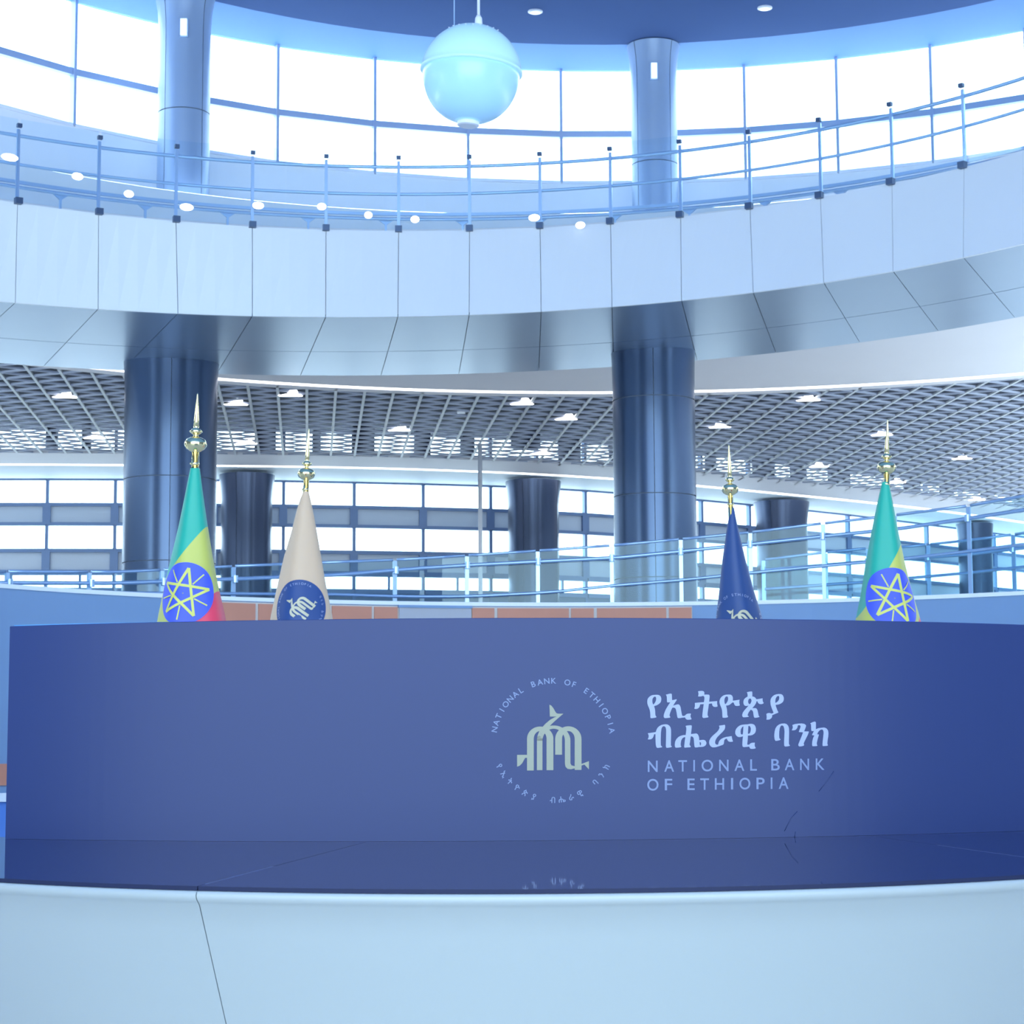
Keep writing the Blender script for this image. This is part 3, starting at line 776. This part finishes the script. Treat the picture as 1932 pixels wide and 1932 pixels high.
sk = [(-.03, -.0065), (.001, -.0065), (.0045, -.008), (.0062, -.0125), (.005, -.0175), (.001, -.022), (-.003, -.0255)] + [(-.003 - .44 * k * .04, -.0255 - k * .04) for k in range(1, 17)] + [(-.30, -1.15)]
for t0, t1 in ((-1.57, tsl - .35), (tsl - .348, tsl - .0004), (tsl + .0004, .95), (.952, 1.57)):
    tt = linsp(t0, t1, max(10, int((t1 - t0) * 36)))
    rows = [[ell(t, o, H_D + h) for t in tt] for o, h in sk]
    v, fc = grid(rows); mesh('front_panel', v, [q[::-1] for q in fc], M['desk'], desk, True)
tt = linsp(-1.57, 1.57, 80)
v, fc = grid([[ell(t, o - .006, H_D + h) for t in tt] for o, h in sk]); mesh('inner_frame', v, [q[::-1] for q in fc], M['deskseam'], desk, True)
v, fc = shell([ell(t, -.33, -1.35) for t in tt], [ell(t, -.33, H_D - 1.14) for t in tt], (0, .05, 0)); mesh('plinth', v, fc, M['joint'], desk)
v, fc = shell([back(a) - Vector((0, 0, ZC)) for a in linsp(-.64, .70, 30)], [back(a) + Vector((0, 0, H_D - .007)) for a in linsp(-.64, .70, 30)], (0, -.02, 0)); mesh('back_panel', v, fc, M['desk'], desk)

# ------------------------------------------------------------------ sign board
H_T = .2515
def bp(x, y, off=0.0):                     # picture point laid on the board's curved face
    p = rc(x, y, BC, BR + off, far=False); return p
def ba(x): p = rc(x, 1400, BC, BR, far=False); return math.atan2(p.x - BC[0], BC[1] - p.y)
def bon(a, h, off=0.0): return Vector((BC[0] + (BR + off) * math.sin(a), BC[1] - (BR + off) * math.cos(a), h + ZC))
sign = empty('sign_board', (BC[0], BC[1] - BR, H_D + ZC), 'long curved navy sign board with bank name standing on the desk', 'sign')
aL, aR = ba(14), ba(14) * -1 + .16
tt = linsp(aL, aR, 70)
rows = []
for off, h in ((-.012, H_D + .0002), (0, H_D + .0002), (0, H_T - .0012), (-.0012, H_T), (-.012, H_T), (-.012, H_D + .0002)):
    rows.append([bon(a, h, off) for a in tt])
v, fc = grid(rows)
n = len(tt); k = len(rows)
fc += [tuple(j * n for j in range(k - 1)), tuple(j * n + n - 1 for j in range(k - 2, -1, -1))]
mesh('board', v, fc, M['board'], sign, True).data.polygons.foreach_set('use_smooth', [False] * len(fc))
t3 = linsp(aL, ba(430), 24)
v, fc = shell([bon(a, H_T - .06, -.0135) for a in t3], [bon(a, H_T + .0032 * (1 - i / 24), -.0135) for i, a in enumerate(t3)], [Vector((0, .003, 0))] * 24); mesh('backing_sheet', v, fc, M['board_edge'], sign)

OFF = .0006
def px_place(x0, y0, s): return lambda x, y: bp(x0 + x / s, y0 + y / s, OFF)
G1, G2, G3, G4, G5, G6 = (1215, 1295), (1305, 1295), (1390, 1295), (1215, 1355), (1300, 1355), (1370, 1355)
G7 = (1455, 1355)
am = Flat()
def tr(o, s, *loops):
    am.cut.append(len(am.v)); am.poly(*[[(o[0] + x / s, o[1] + y / s) for x, y in l] for l in loops])
S1 = 19.32
tr(G1, S1, [(120,560),(125,490),(150,430),(200,375),(260,335),(320,315),(400,308),(490,305),(555,320),(605,360),(628,420),(630,490),(615,560),(580,610),(520,660),(460,692),(380,712),(372,735),(395,810),(408,900),(410,980),(418,1060),(435,1085),(455,1110),(440,1135),(370,1148),(290,1160),(240,1155),(232,1120),(232,1040),(225,950),(212,870),(185,790),(150,710),(125,630)],
   [(335,665),(310,600),(303,530),(312,455),(345,400),(395,368),(430,385),(445,440),(438,510),(415,570),(375,630)])
tr(G1, S1, [(795,300),(860,288),(940,265),(1000,265),(1015,290),(1018,400),(1025,500),(1100,490),(1170,470),(1195,478),(1185,510),(1130,590),(1060,705),(1130,680),(1200,660),(1260,655),(1305,690),(1335,760),(1350,860),(1370,970),(1390,1060),(1420,1082),(1490,1070),(1530,1025),(1580,998),(1650,990),(1710,995),(1712,1010),(1695,1060),(1700,1120),(1735,1185),(1720,1205),(1650,1215),(1570,1215),(1520,1180),(1495,1130),(1400,1140),(1320,1155),(1250,1158),(1222,1135),(1205,1060),(1190,960),(1165,840),(1135,790),(1085,772),(1030,780),(990,870),(950,970),(930,1050),(940,1090),(965,1118),(945,1140),(870,1150),(780,1158),(735,1145),(718,1095),(725,1030),(750,950),(800,830),(860,730),(910,650),(960,585),(900,582),(850,585),(840,550),(835,450),(832,380),(815,330)])
tr(G2, S1, [(230,180),(300,168),(380,165),(435,180),(460,215),(465,255),(455,300),(520,298),(610,298),(648,320),(655,380),(645,470),(635,560),(720,552),(830,545),(930,535),(925,610),(930,660),(945,720),(930,740),(860,750),(800,740),(760,705),(742,640),(735,620),(630,635),(615,720),(600,830),(582,950),(578,1040),(590,1075),(610,1100),(605,1128),(540,1140),(430,1155),(395,1130),(387,1090),(395,980),(410,860),(432,700),(440,645),(370,650),(310,655),(285,740),(250,790),(200,818),(130,825),(92,805),(115,750),(120,680),(115,605),(220,592),(340,582),(445,575),(460,480),(465,400),(440,355),(410,345),(360,362),(290,370),(230,365),(245,310),(250,250)])
tr(G2, S1, [(1012,560),(1020,500),(1050,430),(1100,370),(1170,325),(1250,303),(1350,298),(1430,305),(1480,345),(1502,410),(1500,520),(1600,510),(1700,492),(1748,488),(1735,550),(1738,620),(1755,690),(1735,705),(1670,712),(1600,710),(1560,670),(1535,600),(1525,585),(1480,588),(1430,635),(1380,672),(1320,692),(1250,700),(1265,750),(1285,830),(1293,930),(1298,1040),(1312,1075),(1330,1100),(1310,1128),(1250,1142),(1190,1145),(1125,1138),(1118,1080),(1115,980),(1108,880),(1085,790),(1050,710),(1022,630)],
   [(1218,655),(1195,580),(1190,500),(1210,420),(1240,378),(1285,362),(1318,385),(1330,440),(1320,510),(1295,570),(1255,625)])
tr(G3, S1, [(365,215),(430,198),(500,185),(560,185),(568,230),(568,370),(620,378),(670,405),(705,450),(715,472),(800,460),(880,445),(948,435),(942,500),(955,560),(985,605),(960,632),(890,650),(820,638),(775,600),(752,535),(720,545),(700,620),(650,695),(600,755),(565,795),(640,792),(700,795),(740,830),(765,900),(785,1000),(800,1070),(832,1108),(810,1122),(720,1142),(650,1145),(625,1110),(610,1030),(598,940),(575,885),(520,850),(490,870),(440,940),(405,1010),(395,1055),(415,1075),(445,1100),(430,1110),(330,1125),(240,1128),(205,1095),(198,1040),(225,950),(290,860),(370,770),(430,700),(350,715),(300,705),(262,670),(242,610),(245,540),(265,475),(310,425),(360,392),(395,375),(398,330),(390,260)],
   [(475,655),(430,620),(413,560),(425,490),(450,455),(490,440),(525,465),(540,520),(525,580),(500,625)])
tr(G3, S1, [(1225,560),(1232,490),(1260,420),(1310,360),(1370,315),(1440,290),(1530,278),(1610,280),(1660,305),(1700,360),(1718,430),(1710,510),(1680,570),(1620,620),(1550,652),(1480,668),(1418,670),(1425,720),(1450,790),(1485,880),(1518,940),(1505,965),(1430,990),(1350,1025),(1290,1050),(1290,1110),(1262,1160),(1200,1205),(1130,1215),(1080,1215),(1092,1150),(1090,1070),(1078,1005),(1130,975),(1210,970),(1265,995),(1345,965),(1310,880),(1270,780),(1235,670)],
   [(1408,600),(1405,540),(1418,450),(1450,385),(1500,348),(1540,355),(1552,410),(1540,480),(1500,545),(1440,590)])
tr(G4, S1, [(140,560),(150,548),(280,530),(430,505),(455,425),(490,355),(550,295),(630,250),(720,228),(800,222),(870,235),(930,280),(970,345),(985,430),(988,560),(985,700),(980,850),(980,990),(1000,1015),(1020,1035),(1005,1052),(940,1068),(850,1082),(810,1072),(797,1020),(800,900),(805,700),(808,500),(805,400),(785,325),(740,292),(700,295),(655,335),(632,410),(618,530),(612,700),(610,850),(615,990),(640,1020),(670,1045),(650,1062),(560,1078),(490,1085),(455,1060),(435,1000),(425,900),(420,750),(418,580),(370,585),(350,655),(315,725),(260,768),(200,775),(135,770),(165,710),(172,640),(160,590)])
tr(G4, S1, [(1515,285),(1560,270),(1640,262),(1720,258),(1745,280),(1738,360),(1725,470),(1712,580),(1780,570),(1860,560),(1920,558),(1962,590),(1997,660),(2012,740),(2017,805),(2092,792),(2182,788),(2242,820),(2277,890),(2270,950),(2232,1005),(2162,1040),(2072,1050),(2012,1050),(1942,1065),(1872,1068),(1847,1050),(1834,980),(1824,850),(1812,730),(1782,680),(1712,655),(1695,720),(1680,850),(1660,960),(1680,1000),(1708,1030),(1695,1058),(1600,1065),(1480,1075),(1465,1040),(1475,940),(1490,800),(1508,690),(1450,700),(1395,740),(1355,820),(1338,920),(1340,1000),(1365,1035),(1350,1055),(1260,1072),(1160,1075),(1130,1045),(1122,970),(1135,860),(1180,765),(1250,690),(1330,645),(1420,620),(1520,612),(1535,500),(1545,400),(1540,335)],
   [(2027,870),(2070,880),(2082,930),(2064,995),(2037,985)])
tr(G5, S1, [(1095,295),(1100,270),(1200,258),(1300,240),(1315,265),(1315,340),(1295,410),(1250,470),(1180,540),(1100,620),(1030,690),(985,760),(955,830),(948,890),(965,940),(1000,965),(1060,965),(1075,900),(1095,840),(1150,775),(1240,720),(1350,685),(1450,670),(1555,652),(1560,700),(1575,770),(1602,840),(1590,858),(1490,862),(1430,840),(1395,790),(1380,742),(1330,755),(1290,790),(1275,850),(1270,920),(1250,960),(1180,990),(1080,1025),(980,1055),(900,1065),(840,1058),(780,1015),(742,950),(732,880),(745,800),(790,720),(850,650),(930,580),(1010,510),(1070,440),(1100,380),(1112,335)])
tr(G6, S1, [(330,520),(335,460),(365,390),(420,325),(490,270),(570,242),(680,230),(790,225),(870,205),(950,208),(1020,235),(1065,295),(1085,370),(1085,450),(1060,530),(1010,580),(950,615),(880,630),(795,632),(790,720),(782,830),(772,930),(775,968),(845,965),(880,920),(950,895),(1045,890),(1045,925),(1038,970),(1048,1030),(1082,1085),(1065,1105),(980,1120),(890,1115),(860,1085),(840,1035),(760,1045),(650,1055),(605,1040),(590,990),(592,900),(600,780),(612,660),(550,682),(470,690),(410,670),(360,620),(335,570)],
   [(630,290),(625,400),(618,500),(605,590),(570,598),(535,575),(525,500),(535,410),(575,335)], [(808,290),(840,275),(880,310),(902,380),(895,460),(870,540),(820,572),(795,560),(800,450)])
tr(G7, 16.1, [(95,490),(105,400),(130,310),(180,235),(240,190),(320,165),(410,160),(470,180),(515,230),(540,300),(545,420),(542,560),(538,700),(540,790),(570,825),(555,845),(480,858),(420,860),(395,835),(392,700),(400,540),(405,400),(395,310),(375,245),(330,215),(290,235),(260,300),(245,400),(242,520),(248,610),(285,645),(270,665),(190,685),(130,690),(105,640),(95,560)])
tr(G7, 16.1, [(645,205),(720,180),(820,165),(930,160),(1010,175),(1055,210),(1060,240),(1040,300),(1000,400),(1080,402),(1140,402),(1140,430),(1110,510),(1060,610),(1010,710),(985,770),(1000,805),(990,835),(920,855),(850,858),(822,825),(830,780),(870,680),(920,560),(968,430),(900,425),(840,420),(850,380),(885,290),(895,245),(875,215),(830,212),(808,225),(795,290),(755,345),(700,368),(625,368),(650,310),(658,270),(648,230)])
tr(G7, 16.1, [(1185,155),(1260,120),(1330,102),(1358,125),(1358,240),(1358,335),(1430,305),(1530,290),(1620,285),(1680,310),(1725,370),(1740,450),(1735,550),(1715,660),(1705,770),(1722,825),(1710,838),(1640,845),(1565,848),(1558,800),(1565,700),(1580,580),(1592,450),(1585,385),(1560,345),(1510,345),(1460,380),(1420,430),(1398,490),(1450,495),(1440,540),(1410,640),(1388,740),(1385,790),(1405,830),(1390,845),(1300,852),(1250,848),(1242,800),(1250,700),(1270,610),(1310,525),(1240,515),(1255,470),(1300,392),(1225,390),(1215,350),(1212,250),(1208,190)])
on_board = lambda x, y: bp(x, y, OFF)
words = empty('lettering', bp(1390, 1400), None); words.parent = sign; words.location = bp(1390, 1400) - org(sign)
am.split(on_board, M['vinyl'], words)
en = Flat()
def line(spec, base, cap):
    for ch, x0, x1 in spec:
        vv, _ = glyph(ch, .010)
        a0, a1 = min(p[0] for p in vv), max(p[0] for p in vv)
        X0, X1 = 1200 + x0 / 4.83, 1200 + x1 / 4.83
        yb = lerp(base[0], base[1], (X0 - 1222) / 335)
        en.letter(ch, lambda x, y: (X0 + (x - a0) / (a1 - a0) * (X1 - X0), yb - y / .692 * cap), .010)
line([('N',107,197),('A',257,347),('T',385,465),('I',522,537),('O',597,702),('N',757,843),('A',897,987),('L',1040,1102),('B',1232,1310),('A',1355,1443),('N',1495,1577),('K',1637,1718)], (1456.2, 1452.0), 21.2)
line([('O',102,205),('F',262,330),('E',468,535),('T',585,665),('H',718,803),('I',865,885),('O',942,1042),('P',1097,1172),('I',1227,1243),('A',1300,1390)], (1491.2, 1487.0), 21.4)
en.split(on_board, M['vinyl_mid'], words)
EPX, EPY, ERP = 1043.6, 1396.7, 112.6
on_ring = lambda x, y: bp(EPX + x * ERP, EPY - y * ERP, OFF)
emb_o = EMB.build('emblem', on_ring, M['gold_print'], sign)
rt = Flat(); ring_text(rt, 'NATIONAL BANK OF ETHIOPIA', 169.5, 9.4, 1.0, .098, True); ring_text(rt, 'የኢትዮጵያ ብሔራዊ ባንክ', 205.5, 333.3, 1.0, .098, False)
rt.split(on_ring, M['vinyl_mid'], emb_o)
for pts in ([(1573, 1455), (1563, 1470), (1545, 1493)], [(1504, 1531), (1492, 1544), (1480, 1568)], [(1501, 1569), (1499, 1580)]):
    v, fc = tube([bp(x, y, .0002) for x, y in pts], .0008, 6); mesh('crease', v, fc, M['board'], sign, True)

# ------------------------------------------------------------------ flags
def flag_cloth_mat(name, n, c1, c2):
    m = bpy.data.materials.new(name); m.use_nodes = True; nt = m.node_tree; b = nt.nodes['Principled BSDF']
    tc = nt.nodes.new('ShaderNodeTexCoord'); dp = nt.nodes.new('ShaderNodeVectorMath'); dp.operation = 'DOT_PRODUCT'; dp.inputs[1].default_value = n
    nt.links.new(tc.outputs['Object'], dp.inputs[0])
    cur = None
    cols = [(.010, .33, .25), (.44, .45, .095), (.66, .042, .095)]
    prev = None
    for i, c in enumerate((c1, c2)):
        g_ = nt.nodes.new('ShaderNodeMath'); g_.operation = 'GREATER_THAN'; g_.inputs[1].default_value = c; nt.links.new(dp.outputs['Value'], g_.inputs[0])
        mx = nt.nodes.new('ShaderNodeMix'); mx.data_type = 'RGBA'
        if prev is None: mx.inputs[6].default_value = (*cols[0], 1)
        else: nt.links.new(prev, mx.inputs[6])
        mx.inputs[7].default_value = (*cols[i + 1], 1); nt.links.new(g_.outputs[0], mx.inputs[0]); prev = mx.outputs[2]
    nt.links.new(prev, b.inputs['Base Color']); b.inputs['Roughness'].default_value = .5
    return m

def flag(label, D, tip, ball, prof, ballr, kind, emb=None, stripes=None, seed=0):
    """tip / ball: picture points; prof: (y, left x, right x) of the draped cloth."""
    k = F / D
    rows = [(pd((l + r) / 2, y, D), (r - l) / 2 / k) for y, l, r in prof]
    hs = [p.z for p, _ in rows]; cxs = [p.x for p, _ in rows]; rs = [r for _, r in rows]
    # the cloth goes on widening below the part that is seen
    dz = hs[-2] - hs[-1]; slope = (rs[-1] - rs[-2]) / dz
    for z in (hs[-1] - .3, hs[-1] - .7, .35):
        rs.append(rs[-1] + slope * .55 * (hs[-1] - z)); cxs.append(cxs[-1]); hs.append(z)
    hz = hs[::-1]
    def AX(z): return float(np.interp(z, hz, cxs[::-1]))
    def RD(z): return float(np.interp(z, hz, rs[::-1]))
    ph = random.uniform(0, 6)
    def S(th, z, off=0.0):
        fold = 1 + .035 * math.sin(5 * th + ph) * min(1, max(0, (hs[0] - z) / .4))
        r = RD(z) * fold + off
        return Vector((AX(z) + r * math.sin(th), D - r * math.cos(th), z))
    bx = cxs[-1]
    t = empty('flag', (bx, D, 0), label, 'flag', 'ceremonial flags behind the sign board')
    bpnt = pd(*ball, D); tp = pd(*tip, D)
    v, fc = lathe([(.19, 0), (.19, .03), (.16, .05), (.04, .07), (.035, .12)], (bx, D, 0), 28); mesh('stand', v, fc, M['base'], t, True)
    d = (tp - bpnt).normalized(); foot = Vector((bx, D, .05))
    v, fc = tube([foot, bpnt], .016, 12); mesh('pole', v, fc, M['gold'], t, True)
    tl = Vector((0, 0, 1)).rotation_difference(d).to_matrix(); R_ = ballr / k
    L = (tp - bpnt).length
    pr = [(.28, -2.5), (.30, -1.9), (.42, -1.85), (.42, -1.7), (.30, -1.65), (.28, -.72), (.5, -.64), (.84, -.42), (.97, -.16), (1.0, 0), (.97, .16), (.84, .40), (.5, .58), (.24, .66), (.22, .84), (.40, .92), (.58, 1.12), (.40, 1.32), (.20, 1.44), (.27, 1.55), (.24, 1.62)]
    v, fc = lathe([(r * R_, z * R_) for r, z in pr], bpnt, 28, tl); mesh('finial', v, fc, M['gold'], t, True)
    v, fc = lathe([(.25 * R_, 1.6 * R_), (.23 * R_, 2.1 * R_), (.05 * R_, L * .97), (.01 * R_, L)], bpnt, 16, tl); mesh('spike', v, fc, M['gold'], t, True)
    m = {'tri': None, 'beige': M['beige'], 'navy': M['navy']}[kind]
    if kind == 'tri':
        (p1, p2), (q1, q2) = stripes
        P1, P2, Q1, Q2 = pd(*p1, D), pd(*p2, D), pd(*q1, D), pd(*q2, D)
        e = (P1 - P2).normalized(); n = Vector((e.z, 0, -e.x))
        if n.z > 0: n = -n
        O = Vector((bx, D, 0))
        m = flag_cloth_mat('flag_satin_%d' % seed, n, (P1 - O).dot(n) * .5 + (P2 - O).dot(n) * .5, (Q1 - O).dot(n) * .5 + (Q2 - O).dot(n) * .5)
    zz = linsp(hs[0], hs[-1], 46); tt = linsp(-math.pi, math.pi, 73)
    v, fc = grid([[S(a, z) for a in tt] for z in zz])
    cl = mesh('cloth', v, [q[::-1] for q in fc], m, t, True)
    if emb:
        cx, cy, rp, rot = emb; c = pd(cx, cy, D); rm = rp / k
        th0 = math.asin(max(-.9, min(.9, (c.x - AX(c.z)) / RD(c.z))))
        cr, sr = math.cos(rot), math.sin(rot)
        def lay(off, spin=True):
            def g_(x, y):
                if spin: x, y = x * cr - y * sr, x * sr + y * cr
                z = c.z + y * rm
                return S(th0 + x * rm / max(.03, RD(z)), z, off)
            return g_
        if kind != 'navy':
            rr = linsp(0.02, 1, 10); aa2 = linsp(0, 2 * math.pi, 57)
            g2 = lay(.003, False)
            v, fc = grid([[g2(r * math.cos(a), r * math.sin(a)) for a in aa2] for r in rr])
            mesh('emblem_disc', v, fc, M['disc'] if kind == 'tri' else M['navy_disc'], cl, True)
        if kind == 'tri':
            fl = Flat(); R5 = .82; w = .042
            V = [(R5 * math.sin(2 * math.pi * i / 5), R5 * math.cos(2 * math.pi * i / 5)) for i in range(5)]
            def bar(a, b, w):
                a, b = Vector(a), Vector(b); nn = Vector((-(b - a).y, (b - a).x)).normalized() * w
                for q in range(8):
                    p, r = a + (b - a) * q / 8, a + (b - a) * (q + 1) / 8
                    fl.poly([tuple(p + nn), tuple(p - nn), tuple(r - nn), tuple(r + nn)])
            for i in range(5): bar(V[i], V[(i + 2) % 5], w)
            for i in range(5):
                a = 2 * math.pi * (i + .5) / 5; bar((.40 * math.sin(a), .40 * math.cos(a)), (.86 * math.sin(a), .86 * math.cos(a)), .022)
            fl.build('star', lay(.006), M['star'], cl)
        else:
            fl = Flat(); fl.v = [(x * .88, y * .88) for x, y in EMB.v]; fl.f = list(EMB.f)
            fl.build('emblem', lay(.006), M['cream'], cl)
            f2 = Flat(); ring_text(f2, 'NATIONAL BANK OF ETHIOPIA', 169.5, 9.4, .86, .085, True); ring_text(f2, 'የኢትዮጵያ ብሔራዊ ባንክ', 205.5, 333.3, .86, .085, False)
            tag(f2.build('ring_lettering', lay(.006), M['vinyl'], cl), kind='stuff')
    return t
flag('green yellow red flag with blue star disc, at the left before the thick column', 8.9, (373, 741), (369, 838),
     [(884, 359, 377), (930, 350, 383), (995, 337, 392.5), (1060, 322, 403), (1110, 311, 413), (1170, 299, 427)], 21.5, 'tri', (354, 1123, 59, -.16), (((391, 995), (338, 1062)), ((414, 1113), (402, 1131))), 1)
flag('beige flag with a navy round bank emblem, second from the left', 11.5, (583, 807), (578, 894),
     [(925, 573, 582), (950, 563, 588), (1000, 551, 598), (1050, 537, 607), (1100, 526, 616), (1168, 512, 630)], 17, 'beige', (570, 1150, 53, .95))
flag('plain navy flag with a small cream bank emblem, third from the left', 12.2, (1375, 838), (1377.5, 923),
     [(958, 1378, 1385), (985, 1373, 1390), (1060, 1362, 1407), (1110, 1357, 1420), (1170, 1350, 1438)], 16.2, 'navy', (1390, 1174, 58, .75))
flag('green yellow red flag with blue star disc, at the far right', 10.5, (1674.5, 790), (1672.5, 882),
     [(910, 1664, 1677), (945, 1656, 1684), (1000, 1645, 1694), (1060, 1634, 1706), (1110, 1627, 1718), (1172, 1615, 1736)], 18.2, 'tri', (1679, 1132, 58, -.22), (((1699, 1026), (1672, 1072)), ((1733, 1166), (1727, 1176))), 4)
for k_ in [m for m in bpy.data.meshes if m.users == 0]: bpy.data.meshes.remove(k_)
